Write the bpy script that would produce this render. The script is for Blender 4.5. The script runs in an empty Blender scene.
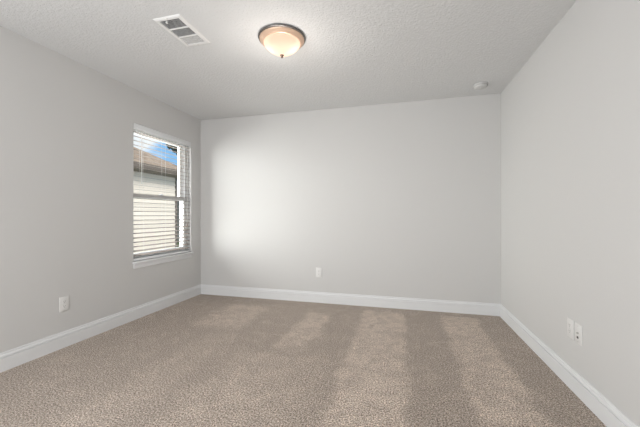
import bpy, bmesh, math, random
from mathutils import Vector, Matrix

C = bpy.context.scene
COL = C.collection
R = math.radians

# ------------------------------------------------------------------ dimensions
H = 2.44            # ceiling height
XL, XR = -2.7356, 1.0503
YB, YR = 3.7954, -1.35
CAM_Z = 1.105

# ------------------------------------------------------------------ camera
cam_d = bpy.data.cameras.new('camera')
cam_d.sensor_width = 36.0
cam_d.lens = 310.34 / 640 * 36
cam_d.shift_y = 1.68 / 640
cam_d.clip_start = 0.02
cam = bpy.data.objects.new('camera', cam_d)
COL.objects.link(cam)
cam.location = (0, 0, CAM_Z)
cam.rotation_euler = (R(90), 0, 0.2575)
C.camera = cam

# ------------------------------------------------------------------ world: blue sky with white cloud
W = bpy.data.worlds.new('sky')
C.world = W
W.use_nodes = True
nt = W.node_tree
nt.nodes.clear()
wo = nt.nodes.new('ShaderNodeOutputWorld')
bg = nt.nodes.new('ShaderNodeBackground')
tc = nt.nodes.new('ShaderNodeTexCoord')
mp = nt.nodes.new('ShaderNodeMapping')
mp.inputs['Scale'].default_value = (1.6, 1.6, 3.2)
mp.inputs['Location'].default_value = (0.35, 0.1, 0.55)
ns = nt.nodes.new('ShaderNodeTexNoise')
ns.inputs['Scale'].default_value = 1.5
ns.inputs['Detail'].default_value = 5
cr = nt.nodes.new('ShaderNodeValToRGB')
cr.color_ramp.elements[0].position = 0.44
cr.color_ramp.elements[0].color = (0.26, 0.54, 0.90, 1)
cr.color_ramp.elements[1].position = 0.56
cr.color_ramp.elements[1].color = (0.92, 0.95, 1.0, 1)
nt.links.new(tc.outputs['Generated'], mp.inputs['Vector'])
nt.links.new(mp.outputs['Vector'], ns.inputs['Vector'])
dp = nt.nodes.new('ShaderNodeVectorMath')          # a bank of cloud over the roof
dp.operation = 'DOT_PRODUCT'
dp.inputs[1].default_value = Vector((-0.694, 0.672, 0.262)).normalized()
mr = nt.nodes.new('ShaderNodeMapRange')
mr.interpolation_type = 'SMOOTHSTEP'
mr.inputs['From Min'].default_value = math.cos(R(6.0))
mr.inputs['From Max'].default_value = math.cos(R(2.5))
mr.inputs['To Max'].default_value = 0.22
ad = nt.nodes.new('ShaderNodeMath')
nt.links.new(tc.outputs['Generated'], dp.inputs[0])
nt.links.new(dp.outputs['Value'], mr.inputs['Value'])
nt.links.new(ns.outputs['Fac'], ad.inputs[0])
nt.links.new(mr.outputs['Result'], ad.inputs[1])
nt.links.new(ad.outputs[0], cr.inputs['Fac'])
nt.links.new(cr.outputs['Color'], bg.inputs['Color'])
bg.inputs['Strength'].default_value = 1.05
nt.links.new(bg.outputs['Background'], wo.inputs['Surface'])


def light(name, kind, loc, rot, energy, color=(1, 1, 1), **kw):
    d = bpy.data.lights.new(name, kind)
    d.energy = energy
    d.color = color
    for k, v in kw.items():
        setattr(d, k, v)
    o = bpy.data.objects.new(name, d)
    COL.objects.link(o)
    o.location = loc
    o.rotation_euler = rot
    return o


def aim(src, dst):
    return (Vector(dst) - Vector(src)).to_track_quat('-Z', 'Y').to_euler()


# sun, high over our own roof, falling on the house next door
light('sun', 'SUN', (0, 0, 10), aim((9, -3, 5.8), (0, 0, 0)), 3.0, (1.0, 0.955, 0.90), angle=R(25))
# added fill behind the camera, standing in for the photographer's bounced light
s1 = (-1.40, -1.05, 1.15)
light('room_fill', 'AREA', s1, aim(s1, (0.45, 3.0, 1.15)), 100, (0.965, 0.982, 1.0),
      shape='RECTANGLE', size=2.2, size_y=1.5, spread=R(180))
# added area light outside, out of view, slanting in to brighten the back wall
s2 = (-4.9, 1.65, 1.45)
light('window_slant_fill', 'AREA', s2, aim(s2, (XL, 3.12, 1.46)), 40, (0.95, 0.975, 1.0),
      shape='RECTANGLE', size=1.6, size_y=1.8)

# added unseen light boosting the daylight through the blind, for far wall and ceiling
s3 = (-4.30, 2.60, 1.35)
light('window_fill', 'AREA', s3, aim(s3, (XL + 1.0, 2.55, 1.55)), 250, (1.0, 0.985, 0.96),
      shape='RECTANGLE', size=2.0, size_y=2.2)

C.view_settings.view_transform = 'Standard'
C.view_settings.look = 'None'
C.view_settings.exposure = 0.05
C.view_settings.gamma = 1.0
C.view_settings.use_curve_mapping = False

# ------------------------------------------------------------------ materials


def mat(name, color, rough=0.6, metal=0.0, bump=None, coat=0.0, emis=None, spec=0.5):
    m = bpy.data.materials.new(name)
    m.use_nodes = True
    t = m.node_tree
    b = t.nodes['Principled BSDF']
    b.inputs['Base Color'].default_value = (*color, 1)
    b.inputs['Roughness'].default_value = rough
    b.inputs['Metallic'].default_value = metal
    b.inputs['Specular IOR Level'].default_value = spec
    if coat:
        b.inputs['Coat Weight'].default_value = coat
    if emis:
        b.inputs['Emission Color'].default_value = (*emis[0], 1)
        b.inputs['Emission Strength'].default_value = emis[1]
    # faint tonal variation so nothing is perfectly flat
    g = t.nodes.new('ShaderNodeNewGeometry')
    n = t.nodes.new('ShaderNodeTexNoise')
    n.inputs['Scale'].default_value = bump[0] if bump else 60
    n.inputs['Detail'].default_value = bump[3] if bump and len(bump) > 3 else 2
    t.links.new(g.outputs['Position'], n.inputs['Vector'])
    if bump:
        bp = t.nodes.new('ShaderNodeBump')
        bp.inputs['Strength'].default_value = bump[1]
        bp.inputs['Distance'].default_value = bump[2]
        t.links.new(n.outputs['Fac'], bp.inputs['Height'])
        t.links.new(bp.outputs['Normal'], b.inputs['Normal'])
    return m


M = {}
M['wall'] = mat('wall_paint', (0.62, 0.615, 0.605), 0.75, bump=(90, 0.25, 0.0015), spec=0.3)
M['trim'] = mat('trim_paint', (0.755, 0.76, 0.765), 0.42, spec=0.4)
M['vinyl'] = mat('window_vinyl', (0.80, 0.81, 0.82), 0.4)
M['blind'] = mat('blind_slats', (0.30, 0.255, 0.225), 0.6)
M['cord'] = mat('blind_cord', (0.74, 0.73, 0.70), 0.8)
M['plate'] = mat('wall_plate_plastic', (0.74, 0.735, 0.72), 0.35)
M['slot'] = mat('slot_dark', (0.06, 0.055, 0.05), 0.6)
M['slot_soft'] = mat('slot_grey', (0.22, 0.21, 0.20), 0.6)
M['screw'] = mat('screw_steel', (0.55, 0.54, 0.52), 0.4, metal=0.6)
M['vent'] = mat('register_enamel', (0.83, 0.83, 0.82), 0.4)
M['duct'] = mat('duct_dark', (0.06, 0.06, 0.062), 0.9)
M['nickel'] = mat('brushed_nickel_collar', (0.70, 0.50, 0.37), 0.45, metal=0.5)
M['bronze'] = mat('finial_bronze', (0.23, 0.17, 0.13), 0.35, metal=0.85)
M['rim'] = mat('dark_metal_rim', (0.16, 0.145, 0.135), 0.4, metal=0.7)
M['detector'] = mat('detector_plastic', (0.62, 0.62, 0.61), 0.4)
M['gutter'] = mat('gutter_brown', (0.15, 0.12, 0.098), 0.8, spec=0.2)
M['soffit'] = mat('soffit_tan', (0.20, 0.165, 0.135), 0.9)
M['bark'] = mat('bark', (0.05, 0.037, 0.028), 0.95, bump=(30, 0.6, 0.02))
M['leaf'] = mat('leaf', (0.035, 0.055, 0.018), 0.7)
M['screen'] = mat('screen_mesh_frame', (0.30, 0.30, 0.31), 0.6)


def ceiling_material():
    m = bpy.data.materials.new('ceiling_texture')
    m.use_nodes = True
    t = m.node_tree
    b = t.nodes['Principled BSDF']
    b.inputs['Base Color'].default_value = (0.71, 0.715, 0.715, 1)
    b.inputs['Roughness'].default_value = 0.9
    b.inputs['Specular IOR Level'].default_value = 0.2
    g = t.nodes.new('ShaderNodeNewGeometry')
    n = t.nodes.new('ShaderNodeTexNoise')
    n.inputs['Scale'].default_value = 60
    n.inputs['Detail'].default_value = 4
    n.inputs['Roughness'].default_value = 0.6
    r = t.nodes.new('ShaderNodeValToRGB')
    r.color_ramp.elements[0].position = 0.40
    r.color_ramp.elements[1].position = 0.62
    bp = t.nodes.new('ShaderNodeBump')
    bp.inputs['Strength'].default_value = 0.6
    bp.inputs['Distance'].default_value = 0.003
    t.links.new(g.outputs['Position'], n.inputs['Vector'])
    t.links.new(n.outputs['Fac'], r.inputs['Fac'])
    t.links.new(r.outputs['Color'], bp.inputs['Height'])
    t.links.new(bp.outputs['Normal'], b.inputs['Normal'])
    return m


def carpet_material():
    m = bpy.data.materials.new('carpet_pile')
    m.use_nodes = True
    t = m.node_tree
    N = t.nodes.new
    L = t.links.new
    b = t.nodes['Principled BSDF']
    b.inputs['Roughness'].default_value = 1.0
    b.inputs['Specular IOR Level'].default_value = 0.05
    b.inputs['Sheen Weight'].default_value = 0.15
    b.inputs['Sheen Roughness'].default_value = 0.6
    g = N('ShaderNodeNewGeometry')

    def noise(scale, detail=2, rough=0.5, dist=0.0):
        n = N('ShaderNodeTexNoise')
        n.inputs['Scale'].default_value = scale
        n.inputs['Detail'].default_value = detail
        n.inputs['Roughness'].default_value = rough
        n.inputs['Distortion'].default_value = dist
        L(g.outputs['Position'], n.inputs['Vector'])
        return n.outputs['Fac']

    def mth(op, a, bb=None, c=None, clamp=False):
        n = N('ShaderNodeMath')
        n.operation = op
        n.use_clamp = clamp
        for i, v in enumerate((a, bb, c)):
            if v is None:
                continue
            if isinstance(v, (int, float)):
                n.inputs[i].default_value = v
            else:
                L(v, n.inputs[i])
        return n.outputs[0]

    def sstep(v, lo, hi):
        n = N('ShaderNodeMapRange')
        n.interpolation_type = 'SMOOTHSTEP'
        L(v, n.inputs['Value'])
        n.inputs['From Min'].default_value = lo
        n.inputs['From Max'].default_value = hi
        return n.outputs['Result']

    sep = N('ShaderNodeSeparateXYZ')
    L(g.outputs['Position'], sep.inputs[0])
    wob = mth('MULTIPLY', mth('SUBTRACT', noise(2.6, 5, 0.7), 0.5), 0.22)
    X = mth('ADD', sep.outputs['X'], wob)
    Y = mth('ADD', sep.outputs['Y'], mth('MULTIPLY', wob, 1.6))

    def lane(x0, x1, y0, y1, amt, sx=0.045):
        a = mth('MULTIPLY', sstep(X, x0 - sx, x0 + sx), mth('SUBTRACT', 1.0, sstep(X, x1 - sx, x1 + sx)))
        c = mth('MULTIPLY', sstep(Y, y0 - 0.12, y0 + 0.12), mth('SUBTRACT', 1.0, sstep(Y, y1 - 0.05, y1 + 0.05)))
        return mth('MULTIPLY', mth('MULTIPLY', a, c), amt)
    # vacuum lanes: bands where the pile was brushed the other way
    lanes = [lane(-0.42, 0.03, 0.2, 3.66, 1.0), lane(0.41, 0.76, 1.75, 3.62, 1.0),
             lane(-1.03, -0.76, 2.45, 3.42, 0.9), lane(-2.05, -1.55, 2.7, 3.45, 0.75, 0.1),
             lane(-1.25, -0.55, 0.6, 2.3, 0.45, 0.15), lane(0.55, 0.95, 0.4, 1.9, 0.5, 0.08),
             lane(-1.75, -1.45, 1.0, 2.6, 0.3, 0.08)]
    s = lanes[0]
    for l in lanes[1:]:
        s = mth('ADD', s, l)
    blot = sstep(noise(6.5, 6, 0.75, 1.0), 0.40, 0.62)
    s = mth('MULTIPLY', mth('MULTIPLY', s, 1.0, clamp=True), mth('MULTIPLY_ADD', blot, 0.7, 0.38))
    small = mth('MULTIPLY', sstep(noise(5, 7, 0.8, 1.5), 0.48, 0.60), 0.30)
    s = mth('ADD', s, small, clamp=True)

    fine = mth('ADD', mth('MULTIPLY', noise(110, 2, 0.6), 0.42), mth('MULTIPLY', noise(260, 3, 0.8), 0.58))
    tuft = N('ShaderNodeTexVoronoi')
    tuft.inputs['Scale'].default_value = 95
    L(g.outputs['Position'], tuft.inputs['Vector'])
    speck = mth('ADD', mth('MULTIPLY', fine, 0.75), mth('MULTIPLY', tuft.outputs['Distance'], 0.0))
    ramp = N('ShaderNodeValToRGB')
    e = ramp.color_ramp.elements
    e[0].position = 0.315
    e[0].color = (0.075, 0.052, 0.038, 1)
    e[1].position = 0.435
    e[1].color = (0.71, 0.615, 0.53, 1)
    mid = e.new(0.37)
    mid.color = (0.335, 0.27, 0.22, 1)
    L(speck, ramp.inputs['Fac'])
    vs = N('ShaderNodeVectorMath')
    vs.operation = 'SCALE'
    L(ramp.outputs['Color'], vs.inputs[0])
    L(mth('MULTIPLY_ADD', s, 0.54, 0.99), vs.inputs['Scale'])
    L(vs.outputs[0], b.inputs['Base Color'])
    bp = N('ShaderNodeBump')
    bp.inputs['Strength'].default_value = 0.8
    bp.inputs['Distance'].default_value = 0.006
    hgt = mth('ADD', mth('MULTIPLY', fine, 0.8), mth('MULTIPLY', tuft.outputs['Distance'], -0.8))
    L(hgt, bp.inputs['Height'])
    L(bp.outputs['Normal'], b.inputs['Normal'])
    return m


def siding_material():
    m = bpy.data.materials.new('lap_siding')
    m.use_nodes = True
    b = m.node_tree.nodes['Principled BSDF']
    b.inputs['Base Color'].default_value = (0.80, 0.70, 0.60, 1)
    b.inputs['Roughness'].default_value = 0.8
    return m


def roof_material():
    m = bpy.data.materials.new('brown_shingles')
    m.use_nodes = True
    t = m.node_tree
    b = t.nodes['Principled BSDF']
    b.inputs['Roughness'].default_value = 0.95
    g = t.nodes.new('ShaderNodeNewGeometry')
    n = t.nodes.new('ShaderNodeTexNoise')
    n.inputs['Scale'].default_value = 7
    n.inputs['Detail'].default_value = 4
    r = t.nodes.new('ShaderNodeValToRGB')
    r.color_ramp.elements[0].position = 0.35
    r.color_ramp.elements[0].color = (0.27, 0.19, 0.135, 1)
    r.color_ramp.elements[1].position = 0.65
    r.color_ramp.elements[1].color = (0.42, 0.31, 0.225, 1)
    t.links.new(g.outputs['Position'], n.inputs['Vector'])
    t.links.new(n.outputs['Fac'], r.inputs['Fac'])
    t.links.new(r.outputs['Color'], b.inputs['Base Color'])
    return m


def glass_material():
    m = bpy.data.materials.new('window_glass')
    m.use_nodes = True
    t = m.node_tree
    t.nodes.clear()
    o = t.nodes.new('ShaderNodeOutputMaterial')
    mix = t.nodes.new('ShaderNodeMixShader')
    tr = t.nodes.new('ShaderNodeBsdfTransparent')
    tr.inputs['Color'].default_value = (0.96, 0.975, 0.97, 1)
    gl = t.nodes.new('ShaderNodeBsdfGlossy')
    gl.inputs['Roughness'].default_value = 0.02
    lw = t.nodes.new('ShaderNodeLayerWeight')
    lw.inputs['Blend'].default_value = 0.5
    pw = t.nodes.new('ShaderNodeMath')
    pw.operation = 'POWER'
    pw.inputs[1].default_value = 5
    ml = t.nodes.new('ShaderNodeMath')
    ml.operation = 'MULTIPLY_ADD'
    ml.inputs[1].default_value = 0.6
    ml.inputs[2].default_value = 0.02
    t.links.new(lw.outputs['Facing'], pw.inputs[0])
    t.links.new(pw.outputs[0], ml.inputs[0])
    t.links.new(ml.outputs[0], mix.inputs['Fac'])
    t.links.new(tr.outputs[0], mix.inputs[1])
    t.links.new(gl.outputs[0], mix.inputs[2])
    t.links.new(mix.outputs[0], o.inputs['Surface'])
    return m


def bowl_material():
    """frosted glass bowl lit from inside"""
    m = bpy.data.materials.new('frosted_bowl_glass')
    m.use_nodes = True
    t = m.node_tree
    t.nodes.clear()
    o = t.nodes.new('ShaderNodeOutputMaterial')
    add = t.nodes.new('ShaderNodeAddShader')
    mix = t.nodes.new('ShaderNodeMixShader')
    tl = t.nodes.new('ShaderNodeBsdfTranslucent')
    tl.inputs['Color'].default_value = (0.92, 0.80, 0.70, 1)
    df = t.nodes.new('ShaderNodeBsdfDiffuse')
    df.inputs['Color'].default_value = (0.62, 0.46, 0.37, 1)
    mix.inputs['Fac'].default_value = 0.35
    em = t.nodes.new('ShaderNodeEmission')
    em.inputs['Color'].default_value = (1.0, 0.66, 0.46, 1)
    em.inputs['Strength'].default_value = 0.28
    t.links.new(tl.outputs[0], mix.inputs[1])
    t.links.new(df.outputs[0], mix.inputs[2])
    t.links.new(mix.outputs[0], add.inputs[0])
    t.links.new(em.outputs[0], add.inputs[1])
    t.links.new(add.outputs[0], o.inputs['Surface'])
    return m


def grass_material():
    return mat('grass', (0.10, 0.14, 0.05), 1.0, bump=(20, 0.6, 0.03))


def fence_material():
    return mat('fence_boards', (0.23, 0.225, 0.21), 0.9, bump=(8, 0.4, 0.01))


M['ceiling'] = ceiling_material()
M['carpet'] = carpet_material()
M['siding'] = siding_material()
M['roof'] = roof_material()
M['glass'] = glass_material()
M['bowl'] = bowl_material()
M['grass'] = grass_material()
M['fence'] = fence_material()

# ------------------------------------------------------------------ helpers


def box(bm, x0, x1, y0, y1, z0, z1, bevel=0.0, mtx=None):
    r = bmesh.ops.create_cube(bm, size=1.0)
    vs = r['verts']
    for v in vs:
        v.co = Vector(((x0 + x1) / 2 + v.co.x * (x1 - x0), (y0 + y1) / 2 + v.co.y * (y1 - y0),
                       (z0 + z1) / 2 + v.co.z * (z1 - z0)))
    if bevel > 0:
        es = list({e for v in vs for e in v.link_edges})
        rb = bmesh.ops.bevel(bm, geom=es, offset=bevel, segments=2, profile=0.5, affect='EDGES')
        vs = list({v for f in rb['faces'] for v in f.verts} | {v for v in vs if v.is_valid})
    if mtx is not None:
        for v in vs:
            v.co = mtx @ v.co
    return vs


def lathe(bm, prof, seg=48, mtx=None, close=False):
    """prof: list of (radius, z)"""
    rings = []
    for r, z in prof:
        if r < 1e-6:
            rings.append([bm.verts.new((0, 0, z))])
        else:
            rings.append([bm.verts.new((r * math.cos(2 * math.pi * i / seg), r * math.sin(2 * math.pi * i / seg), z))
                          for i in range(seg)])
    for a, b in zip(rings, rings[1:]):
        for i in range(seg):
            j = (i + 1) % seg
            if len(a) == 1 and len(b) == 1:
                continue
            if len(a) == 1:
                bm.faces.new((a[0], b[j], b[i]))
            elif len(b) == 1:
                bm.faces.new((a[i], a[j], b[0]))
            else:
                bm.faces.new((a[i], a[j], b[j], b[i]))
    if mtx is not None:
        for ring in rings:
            for v in ring:
                v.co = mtx @ v.co


def obj(name, bm, m, parent=None, smooth=False, loc=None):
    bmesh.ops.recalc_face_normals(bm, faces=bm.faces)
    me = bpy.data.meshes.new(name)
    bm.to_mesh(me)
    bm.free()
    me.materials.append(m)
    if smooth:
        for p in me.polygons:
            p.use_smooth = True
        try:
            me.set_sharp_from_angle(angle=R(40))
        except Exception:
            pass
    o = bpy.data.objects.new(name, me)
    COL.objects.link(o)
    if parent is not None:
        o.parent = parent
    if loc is not None:
        o.location = loc
    return o


def thing(name, label, cat, loc=(0, 0, 0), rot=(0, 0, 0), group=None, kind=None):
    o = bpy.data.objects.new(name, None)
    COL.objects.link(o)
    o.empty_display_size = 0.1
    o.location = loc
    o.rotation_euler = rot
    if kind:
        o['kind'] = kind
    if label:
        o['label'] = label
    if cat:
        o['category'] = cat
    if group:
        o['group'] = group
    return o


def struct(name, bm, m, parent=None, label=None, smooth=False):
    o = obj(name, bm, m, parent, smooth)
    if parent is None:
        o['kind'] = 'structure'
        if label:
            o['label'] = label
    return o


def B():
    return bmesh.new()


# ------------------------------------------------------------------ room shell
TH = 0.16
WY0, WY1, WZ0, WZ1 = 2.664, 3.590, 0.612, 2.084     # window opening

bm = B(); box(bm, XL, XR, YR, YB, -0.10, 0.0)
struct('floor', bm, M['carpet'], label='beige-brown cut pile carpet with lighter vacuum lanes')
bm = B(); box(bm, XL - TH, XR + TH, YR - TH, YB + TH, H, H + 0.12)
struct('ceiling', bm, M['ceiling'], label='light grey textured ceiling')
bm = B(); box(bm, XL - TH, XR + TH, YB, YB + TH, -0.10, H)
struct('wall_back', bm, M['wall'], label='pale grey back wall with one outlet')
bm = B(); box(bm, XR, XR + TH, YR, YB, -0.10, H)
struct('wall_right', bm, M['wall'], label='pale grey right wall with two wall plates')
bm = B(); box(bm, XL - TH, XR + TH, YR - TH, YR, -0.10, H)
struct('wall_rear', bm, M['wall'])
# left wall as one mesh with the window opening cut through it
bm = B()
ys = [YR, WY0, WY1, YB]
zs = [-0.10, WZ0, WZ1, H]
for i in range(3):
    for k in range(3):
        if i == 1 and k == 1:
            continue
        y0, y1, z0, z1 = ys[i], ys[i + 1], zs[k], zs[k + 1]
        for x in (XL, XL - TH):
            bm.faces.new([bm.verts.new(p) for p in ((x, y0, z0), (x, y1, z0), (x, y1, z1), (x, y0, z1))])
for (ya, za, yb, zb) in ((WY0, WZ0, WY1, WZ0), (WY1, WZ0, WY1, WZ1), (WY1, WZ1, WY0, WZ1), (WY0, WZ1, WY0, WZ0),
                         (YR, -0.1, YB, -0.1), (YB, -0.1, YB, H), (YB, H, YR, H), (YR, H, YR, -0.1)):
    bm.faces.new([bm.verts.new(p) for p in ((XL, ya, za), (XL - TH, ya, za), (XL - TH, yb, zb), (XL, yb, zb))])
bmesh.ops.remove_doubles(bm, verts=bm.verts, dist=1e-5)
struct('wall_left', bm, M['wall'], label='pale grey left wall around the window')

# ------------------------------------------------------------------ baseboards (moulded profile, mitred)
PROF = [(0, 0.0), (0.0150, 0.0), (0.0150, 0.0925), (0.0135, 0.0935), (0.0070, 0.0945), (0.0070, 0.0990),
        (0.0128, 0.1000), (0.0132, 0.1050), (0.0112, 0.1120), (0.0065, 0.1165), (0.0045, 0.1185), (0.0062, 0.1225),
        (0.0055, 0.1290), (0.0040, 0.1330), (0, 0.1330)]


def baseboard(name, p0, p1, nrm):
    p0 = Vector((*p0, 0)); p1 = Vector((*p1, 0)); n = Vector((*nrm, 0))
    d = (p1 - p0).normalized()
    bm = B()
    a = [bm.verts.new(p0 + n * u + d * u + Vector((0, 0, z))) for u, z in PROF]
    b = [bm.verts.new(p1 + n * u - d * u + Vector((0, 0, z))) for u, z in PROF]
    k = len(PROF)
    for i in range(k):
        j = (i + 1) % k
        bm.faces.new((a[i], a[j], b[j], b[i]))
    bm.faces.new(a); bm.faces.new(b[::-1])
    struct(name, bm, M['trim'], label='white moulded baseboard')


baseboard('baseboard_left', (XL, YR), (XL, YB), (1, 0))
baseboard('baseboard_back', (XL, YB), (XR, YB), (0, -1))
baseboard('baseboard_right', (XR, YB), (XR, YR), (-1, 0))
baseboard('baseboard_rear', (XR, YR), (XL, YR), (0, 1))

# ------------------------------------------------------------------ window
win = thing('window_1', 'white single-hung window in left wall', None, (XL, (WY0 + WY1) / 2, WZ0), kind='structure')
win_inv = Matrix.Translation(Vector((-XL, -(WY0 + WY1) / 2, -WZ0)))


def wpart(name, bm, m, parent=win, smooth=False):
    if parent is win:
        for v in bm.verts:
            v.co = win_inv @ v.co
    else:
        for v in bm.verts:
            v.co = win_inv @ v.co
    return obj(name, bm, m, parent, smooth)


def ring(bm, x0, x1, y0, y1, z0, z1, wy, wz0, wz1, bev=0.002):
    box(bm, x0, x1, y0, y0 + wy, z0, z1, bev)
    box(bm, x0, x1, y1 - wy, y1, z0, z1, bev)
    box(bm, x0, x1, y0 + wy, y1 - wy, z0, z0 + wz0, bev)
    box(bm, x0, x1, y0 + wy, y1 - wy, z1 - wz1, z1, bev)


FX0, FX1 = XL - 0.150, XL - 0.065           # frame depth range
MZ = 1.318                                  # meeting rail
bm = B(); ring(bm, FX0, FX1, WY0, WY1, WZ0, WZ1, 0.040, 0.040, 0.040)
wpart('window_frame', bm, M['vinyl'])
# upper (outer) sash and lower (inner) sash
bm = B(); ring(bm, XL - 0.142, XL - 0.112, WY0 + 0.036, WY1 - 0.036, MZ - 0.02, WZ1 - 0.036, 0.052, 0.042, 0.040)
up = wpart('upper_sash', bm, M['vinyl'])
bm = B(); box(bm, XL - 0.129, XL - 0.125, WY0 + 0.085, WY1 - 0.085, MZ + 0.018, WZ1 - 0.072)
wpart('glass_pane', bm, M['glass'], up)
bm = B(); ring(bm, XL - 0.108, XL - 0.072, WY0 + 0.036, WY1 - 0.036, WZ0 + 0.030, MZ + 0.026, 0.026, 0.045, 0.048)
lo = wpart('lower_sash', bm, M['vinyl'])
bm = B(); box(bm, XL - 0.092, XL - 0.088, WY0 + 0.060, WY1 - 0.060, WZ0 + 0.072, MZ - 0.020)
wpart('glass_pane', bm, M['glass'], lo)
bm = B()
box(bm, XL - 0.074, XL - 0.060, 3.10, 3.16, MZ + 0.024, MZ + 0.036, 0.002)
box(bm, XL - 0.072, XL - 0.052, 3.122, 3.136, MZ + 0.034, MZ + 0.042, 0.002)
wpart('sash_lock', bm, M['vinyl'], lo)
# stool with rounded nose, and apron
bm = B()
box(bm, XL - 0.066, XL + 0.034, WY0 - 0.012, WY1 + 0.012, WZ0 - 0.022, WZ0 + 0.001, 0.006)
wpart('window_sill', bm, M['trim'], smooth=True)
bm = B()
box(bm, XL, XL + 0.013, WY0 - 0.002, WY1 + 0.002, WZ0 - 0.074, WZ0 - 0.023, 0.004)
wpart('apron', bm, M['trim'], smooth=True)

# ------------------------------------------------------------------ blind
blind = thing('window_blind', 'white horizontal slat blind hanging open inside the window opening', 'blind',
              (XL - 0.030, (WY0 + WY1) / 2, WZ1 - 0.001))
bi = Matrix.Translation(-Vector(blind.location))


def bpart(name, bm, m, smooth=False):
    for v in bm.verts:
        v.co = bi @ v.co
    return obj(name, bm, m, blind, smooth)


bx = XL - 0.030
BY0, BY1 = WY0 + 0.006, WY1 - 0.006
bm = B(); box(bm, bx - 0.025, bx + 0.022, BY0, BY1, WZ1 - 0.048, WZ1 - 0.003, 0.002)
bpart('headrail', bm, M['vinyl'])
bm = B(); box(bm, bx + 0.0235, bx + 0.031, BY0 - 0.002, BY1 + 0.002, WZ1 - 0.064, WZ1 - 0.002, 0.003)
bpart('valance', bm, M['vinyl'], True)
bm = B()
zb = WZ0 + 0.030
n = 29
pitch = (WZ1 - 0.085 - zb - 0.030) / (n - 1)
SL = 0.14
for i in range(n):
    z = zb + 0.030 + i * pitch
    w = 0.0245
    for dy in (0,):
        # gently crowned thin slat
        prof = []
        for u in (-1, -0.5, 0, 0.5, 1):
            prof.append((u * w, -u * w * SL + 0.0015 * (1 - u * u)))
        top = [(x, zz + 0.0009) for x, zz in prof]
        bot = [(x, zz - 0.0009) for x, zz in prof[::-1]]
        P = top + bot
        a = [bm.verts.new((bx + x, BY0, z + zz)) for x, zz in P]
        b = [bm.verts.new((bx + x, BY1, z + zz)) for x, zz in P]
        k = len(P)
        for q in range(k):
            r_ = (q + 1) % k
            bm.faces.new((a[q], a[r_], b[r_], b[q]))
        bm.faces.new(a); bm.faces.new(b[::-1])
bpart('slats', bm, M['blind'])
bm = B(); box(bm, bx - 0.025, bx + 0.025, BY0, BY1, WZ0 + 0.006, WZ0 + 0.028, 0.003)
bpart('bottom_rail', bm, M['vinyl'], True)
for yy in (2.800, 3.127, 3.455):
    bm = B()
    for dx in (-0.0268, 0.0268):
        box(bm, bx + dx - 0.0006, bx + dx + 0.0006, yy - 0.0007, yy + 0.0007, WZ0 + 0.02, WZ1 - 0.05)
    bpart('ladder_cord', bm, M['cord'])
bm = B()
lathe(bm, [(0, 1.44), (0.0052, 1.445), (0.0052, 1.52), (0.0036, 1.535), (0.0034, 1.99), (0.0045, 2.0), (0.0030, 2.015),
           (0.0016, 2.03), (0, 2.032)], 10)
for v in bm.verts:
    v.co += Vector((bx + 0.038, 2.765, 0))
bpart('tilt_wand', bm, M['cord'], True)
bm = B()
for dy in (0, 0.006):
    lathe(bm, [(0, 1.00 + dy * 3), (0.0011, 1.001 + dy * 3), (0.0011, 2.022), (0, 2.023)], 6,
          Matrix.Translation((bx + 0.036, 3.50 + dy, 0)))
bpart('lift_cord', bm, M['cord'])
bm = B()
lathe(bm, [(0, 0.955), (0.0085, 0.957), (0.0075, 0.975), (0.0030, 1.003), (0, 1.004)], 12,
      Matrix.Translation((bx + 0.036, 3.503, 0)))
bpart('cord_tassel', bm, M['blind'], True)

# ------------------------------------------------------------------ ceiling light fixture
LX, LY = -0.870, 2.183
lamp = thing('ceiling_light', 'round flush-mount ceiling light with lit frosted glass bowl and metal rim', 'ceiling light',
             (LX, LY, H))
bm = B()
lathe(bm, [(0, -0.001), (0.165, -0.001), (0.174, -0.004), (0.177, -0.010), (0.174, -0.016), (0.166, -0.019),
           (0.155, -0.020)], 72)
obj('rim', bm, M['rim'], lamp, True)
bm = B()
lathe(bm, [(0.167, -0.018), (0.167, -0.022), (0.163, -0.028), (0.155, -0.033), (0.150, -0.037), (0.148, -0.041),
           (0.143, -0.044), (0.137, -0.045), (0.134, -0.042), (0.134, -0.026), (0.150, -0.018)], 72)
obj('collar', bm, M['nickel'], lamp, True)
bm = B()
lathe(bm, [(0.1365, -0.038), (0.136, -0.050), (0.130, -0.062), (0.117, -0.077), (0.100, -0.091), (0.080, -0.104),
           (0.060, -0.116), (0.040, -0.126), (0.022, -0.132), (0.008, -0.134)], 72)
obj('glass_bowl', bm, M['bowl'], lamp, True)
bm = B()
lathe(bm, [(0, -0.128), (0.013, -0.129), (0.0155, -0.133), (0.012, -0.137), (0.007, -0.139), (0.008, -0.143),
           (0.0095, -0.148), (0.007, -0.153), (0, -0.156)], 24)
obj('finial', bm, M['bronze'], lamp, True)
for k, (dx, dy) in enumerate(((-0.066, -0.017), (0.066, 0.017))):
    d = bpy.data.lights.new('bulb_light', 'POINT')
    d.energy = 0.19
    d.color = (1.0, 0.82, 0.74)
    d.shadow_soft_size = 0.022
    o = bpy.data.objects.new('bulb_light', d)
    COL.objects.link(o)
    o.parent = lamp
    o.location = (dx, dy, -0.060)
# extra point light added below the bowl so the ceiling around it glows
d = bpy.data.lights.new('lamp_halo_fill', 'POINT')
d.energy = 6.0
d.color = (1.0, 0.94, 0.88)
d.shadow_soft_size = 0.004
o = bpy.data.objects.new('lamp_halo_fill', d)
COL.objects.link(o)
o.parent = lamp
o.location = (0, 0, -0.42)

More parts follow.
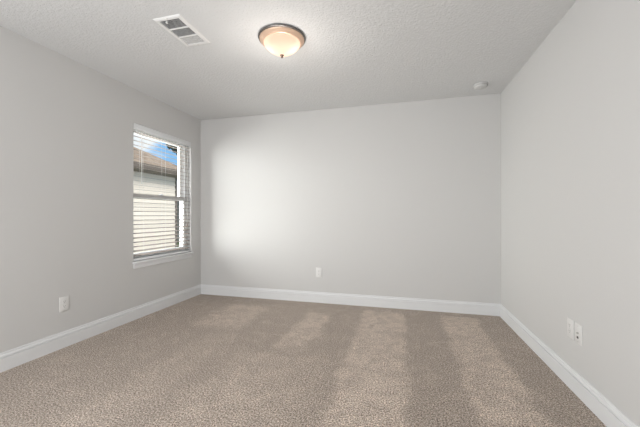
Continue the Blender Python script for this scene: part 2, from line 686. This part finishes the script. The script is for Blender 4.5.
# ------------------------------------------------------------------ ceiling register
VX0, VX1, VY0, VY1 = -1.640, -1.424, 1.752, 2.104
vent = thing('ceiling_vent', 'white rectangular three-panel ceiling air register', 'vent', ((VX0 + VX1) / 2, (VY0 + VY1) / 2, H))
vw, vl = (VX1 - VX0) / 2, (VY1 - VY0) / 2
iw, il = 0.078, 0.150
bm = B()
# flange with a sloped outer edge
outer0 = [(-vw, -vl), (vw, -vl), (vw, vl), (-vw, vl)]
rings_ = [(vw, vl, 0.0), (vw - 0.002, vl - 0.002, -0.004), (vw - 0.012, vl - 0.012, -0.009), (iw, il, -0.009), (iw, il, 0.0)]
prev = None
for (a, b_, z) in rings_:
    cur = [bm.verts.new(p) for p in ((-a, -b_, z), (a, -b_, z), (a, b_, z), (-a, b_, z))]
    if prev:
        for i in range(4):
            j = (i + 1) % 4
            bm.faces.new((prev[i], prev[j], cur[j], cur[i]))
    prev = cur
obj('frame', bm, M['vent'], vent)
bm = B(); box(bm, -iw, iw, -il, il, -0.0010, -0.0004)
obj('duct_opening', bm, M['duct'], vent)
sec = [(-il, -0.0535), (-0.0445, 0.0445), (0.0535, il)]
for y in (-0.049, 0.049):
    bm = B()
    box(bm, -iw, iw, y - 0.0045, y + 0.0045, -0.009, -0.001, 0.0008)
    obj('divider', bm, M['vent'], vent)
for s_i, (y0, y1) in enumerate(sec):
    bm = B()
    tilt = (R(50), R(50), R(-8))[s_i]
    nb = 9
    for i in range(nb):
        yc = y0 + (i + 0.5) * (y1 - y0) / nb
        mt = Matrix.Translation((0, yc, -0.0050)) @ Matrix.Rotation(tilt, 4, 'X')
        bw = 0.0036 if s_i < 2 else 0.0024
        box(bm, -iw, iw, -bw, bw, -0.0004, 0.0004, mtx=mt)
    obj('louver_panel', bm, M['vent'], vent)
bm = B()
box(bm, -0.028, -0.018, -il + 0.006, -il + 0.012, -0.020, -0.008, 0.001)
box(bm, -0.030, -0.016, -il + 0.002, -il + 0.016, -0.0215, -0.0185, 0.001)
obj('damper_lever', bm, M['vent'], vent)
for y in (-vl + 0.012, vl - 0.012):
    bm = B()
    lathe(bm, [(0, -0.0110), (0.0035, -0.0105), (0.0042, -0.0085), (0.0042, -0.0060)], 14, Matrix.Translation((0, y, 0)))
    obj('screw', bm, M['screw'], vent, True)

# ------------------------------------------------------------------ smoke detector
det = thing('smoke_detector', 'small round white smoke detector on ceiling near back right corner', 'smoke detector',
            (0.780, 3.480, H))
bm = B()
lathe(bm, [(0, 0), (0.066, 0), (0.0685, -0.003), (0.0685, -0.010), (0.066, -0.012), (0, -0.012)], 48)
obj('base', bm, M['detector'], det, True)
bm = B()
lathe(bm, [(0.063, -0.012), (0.063, -0.020), (0.060, -0.028), (0.053, -0.034), (0.040, -0.038), (0.020, -0.040), (0, -0.0405)], 48)
obj('cover', bm, M['detector'], det, True)
bm = B()
for i in range(20):
    a = 2 * math.pi * i / 20
    box(bm, 0.0615, 0.0640, -0.006, 0.006, -0.0205, -0.0165, mtx=Matrix.Rotation(a, 4, 'Z'))
obj('air_slots', bm, M['slot_soft'], det)
bm = B()
lathe(bm, [(0.010, -0.0385), (0.010, -0.0425), (0.008, -0.0435), (0, -0.0435)], 20, Matrix.Translation((0.0, -0.006, 0)))
obj('test_button', bm, M['detector'], det, True)

# ------------------------------------------------------------------ wall plates (built facing local -Y, standing on the wall at y=0)


def cover_plate(parent, w=0.076, h=0.122):
    bm = B()
    box(bm, -w / 2, w / 2, -0.0065, 0.0, -h / 2, h / 2, 0.0028)
    obj('cover_plate', bm, M['plate'], parent, True)


def outlet(loc, rz, label):
    t = thing('electrical_outlet', label, 'outlet', loc, (0, 0, rz), group='duplex outlets low on the walls')
    cover_plate(t)
    for s_ in (1, -1):
        bm = B()
        zc = s_ * 0.0195
        # rounded receptacle face with flattened top and bottom
        pts = []
        for i in range(32):
            a = 2 * math.pi * i / 32
            pts.append((0.0172 * math.cos(a), max(-0.0135, min(0.0135, 0.0172 * math.sin(a)))))
        f = [bm.verts.new((x, -0.0060, zc + z)) for x, z in pts]
        g = [bm.verts.new((x * 0.96, -0.0082, zc + z * 0.96)) for x, z in pts]
        for i in range(32):
            j = (i + 1) % 32
            bm.faces.new((f[i], f[j], g[j], g[i]))
        bm.faces.new(g)
        rec = obj('receptacle', bm, M['plate'], t)
        bm = B()
        box(bm, -0.0080, -0.0050, -0.0088, -0.0078, zc - 0.002, zc + 0.007)
        box(bm, 0.0050, 0.0080, -0.0088, -0.0078, zc - 0.001, zc + 0.006)
        lathe(bm, [(0, 0.0002), (0.0027, 0.0002), (0.0027, 0.0010), (0, 0.0010)], 12,
              Matrix.Translation((0, -0.0078, zc - 0.0075)) @ Matrix.Rotation(R(90), 4, 'X'))
        obj('slots', bm, M['slot_soft'], rec)
    bm = B()
    lathe(bm, [(0, 0.0085), (0.0020, 0.0082), (0.0028, 0.0070), (0.0028, 0.0060)], 14, Matrix.Rotation(R(90), 4, 'X'))
    obj('screw', bm, M['screw'], t, True)
    return t


outlet((XL, 1.967, 0.363), R(90), 'white duplex outlet low on the left wall, away from the window')
outlet((-1.014, YB, 0.380), 0, 'white duplex outlet low on the back wall')
outlet((XR, 2.335, 0.380), R(-90), 'white duplex outlet on the right wall, nearer the corner of its pair')

jp = thing('cable_plate', 'white wall plate with a dark jack beside the outlet on the right wall', 'wall plate',
           (XR, 2.240, 0.378), (0, 0, R(-90)))
cover_plate(jp)
bm = B()
lathe(bm, [(0.0075, 0.006), (0.0075, 0.0085), (0.0048, 0.0087), (0.0048, 0.0140), (0.0030, 0.0142), (0, 0.0120)], 20,
      Matrix.Translation((0, 0, 0.006)) @ Matrix.Rotation(R(90), 4, 'X'))
obj('coax_connector', bm, M['screw'], jp, True)
bm = B()
box(bm, -0.011, 0.011, -0.0085, -0.0060, -0.032, -0.012, 0.001)
jk = obj('data_jack', bm, M['plate'], jp)
bm = B()
box(bm, -0.009, 0.009, -0.0095, -0.0080, -0.028, -0.015)
obj('port', bm, M['slot'], jk)
for z in (0.048, -0.048):
    bm = B()
    lathe(bm, [(0, 0.0085), (0.0020, 0.0082), (0.0028, 0.0070), (0.0028, 0.0060)], 14,
          Matrix.Translation((0, 0, z)) @ Matrix.Rotation(R(90), 4, 'X'))
    obj('screw', bm, M['screw'], jp, True)

# ------------------------------------------------------------------ outside
GZ = -0.30
bm = B(); box(bm, -40, XL - TH - 0.01, -20, 40, GZ - 0.2, GZ)
g = obj('lawn', bm, M['grass'])
g['kind'] = 'structure'

house = thing('neighbouring_house', 'cream lap-sided house with brown hip roof seen through the window', 'house',
              (-6.95, 8.36, GZ))
hi = Matrix.Translation(-Vector(house.location))


def hpart(name, bm, m, parent=house, smooth=False):
    for v in bm.verts:
        v.co = hi @ v.co
    return obj(name, bm, m, parent, smooth)


HX, HY, HX2, HY2 = -6.95, 8.33, -15.0, -8.0
EX, EY, EX2, EY2, EZ = -6.50, 8.76, -15.45, -8.4, 2.46
# lap siding: each course leans out at its bottom edge
bm = B()
z = GZ
course = 0.155
while z < EZ - 0.16:
    z1 = min(z + course, EZ - 0.16)
    o_ = 0.014
    lowr = [(HX + o_, HY + o_), (HX2 - o_, HY + o_), (HX2 - o_, HY2 - o_), (HX + o_, HY2 - o_)]
    upr = [(HX, HY), (HX2, HY), (HX2, HY2), (HX, HY2)]
    a = [bm.verts.new((x, y, z)) for x, y in lowr]
    b = [bm.verts.new((x, y, z1)) for x, y in upr]
    c = [bm.verts.new((x, y, z)) for x, y in upr]
    for i in range(4):
        j = (i + 1) % 4
        bm.faces.new((a[i], a[j], b[j], b[i]))
        bm.faces.new((c[i], c[j], a[j], a[i]))
    z = z1
hpart('siding_wall', bm, M['siding'])
bm = B()
run = (EX - EX2) / 2
PIT = 0.56
rz_ = EZ + run * PIT
e = [bm.verts.new(p) for p in ((EX, EY, EZ), (EX2, EY, EZ), (EX2, EY2, EZ), (EX, EY2, EZ))]
r0 = bm.verts.new((EX - run, EY - run, rz_)); r1 = bm.verts.new((EX - run, EY2 + run, rz_))
bm.faces.new((e[0], e[1], r0)); bm.faces.new((e[2], e[3], r1))
bm.faces.new((e[1], e[2], r1, r0)); bm.faces.new((e[3], e[0], r0, r1))
bm.faces.new(e[::-1])
hpart('roof', bm, M['roof'])
bm = B()
box(bm, EX - 0.06, EX + 0.06, EY2, EY + 0.06, EZ - 0.150, EZ - 0.005, 0.015)
box(bm, EX2, EX - 0.06, EY - 0.06, EY + 0.06, EZ - 0.150, EZ - 0.005, 0.015)
hpart('gutter', bm, M['gutter'])
bm = B(); box(bm, EX2 + 0.06, EX - 0.06, EY2 + 0.06, EY - 0.06, EZ - 0.17, EZ - 0.10)
hpart('soffit', bm, M['soffit'])

bm = B()
box(bm, HX - 0.07, HX + 0.02, HY + 0.016, HY + 0.085, GZ + 0.15, EZ - 0.17, 0.008)
box(bm, HX - 0.06, HX + 0.20, HY + 0.020, HY + 0.080, GZ + 0.08, GZ + 0.16, 0.008)
hpart('downspout', bm, M['gutter'])

# fence across the far yard
fence = thing('wooden_fence', 'weathered grey board fence beyond the corner of the house next door', 'fence', (-10, 13.5, GZ))
bm = B()
for i in range(60):
    x = -6.5 + i * 0.155
    box(bm, x, x + 0.145, -0.012, 0.012, 0.02, 2.35)
obj('boards', bm, M['fence'], fence)
bm = B()
for z in (0.35, 1.2, 2.05):
    box(bm, -6.5, 2.8, 0.012, 0.05, z, z + 0.09)
obj('rails', bm, M['fence'], fence)

# tree beside the far corner of the house
random.seed(4)
TX, TY = -8.3, 11.0
tree = thing('yard_tree', 'dark leafy tree behind the corner of the neighbouring house', 'tree', (TX, TY, GZ))
bm = B()
lathe(bm, [(0.10, -0.05), (0.075, 0.3), (0.065, 2.4), (0.05, 3.6), (0.03, 4.6), (0, 4.9)], 12)
for a in range(5):
    ang = a * 1.3
    mt = Matrix.Translation((0, 0, 3.3 + 0.2 * a)) @ Matrix.Rotation(ang, 4, 'Z') @ Matrix.Rotation(R(50), 4, 'Y')
    lathe(bm, [(0.03, 0), (0.02, 0.6), (0, 1.1)], 6, mt)
obj('trunk', bm, M['bark'], tree, True)
bm = B()
for i in range(5200):
    while True:
        p = Vector((random.uniform(-1, 1), random.uniform(-1, 1), random.uniform(-1, 1)))
        if 0.25 < p.length < 1:
            break
    c = Vector((p.x * 1.0 - 0.10, p.y * 1.0, p.z * 0.85 + 4.60))
    s_ = random.uniform(0.05, 0.10)
    q = Matrix.Translation(c) @ Matrix.Rotation(random.uniform(0, 6.3), 4, 'Z') @ Matrix.Rotation(random.uniform(-1.2, 1.2), 4, 'X')
    v = [bm.verts.new(q @ Vector(k)) for k in ((-s_ * .5, 0, 0), (0, -s_, 0), (s_ * .5, 0, 0), (0, s_, 0))]
    bm.faces.new(v)
obj('crown', bm, M['leaf'], tree)
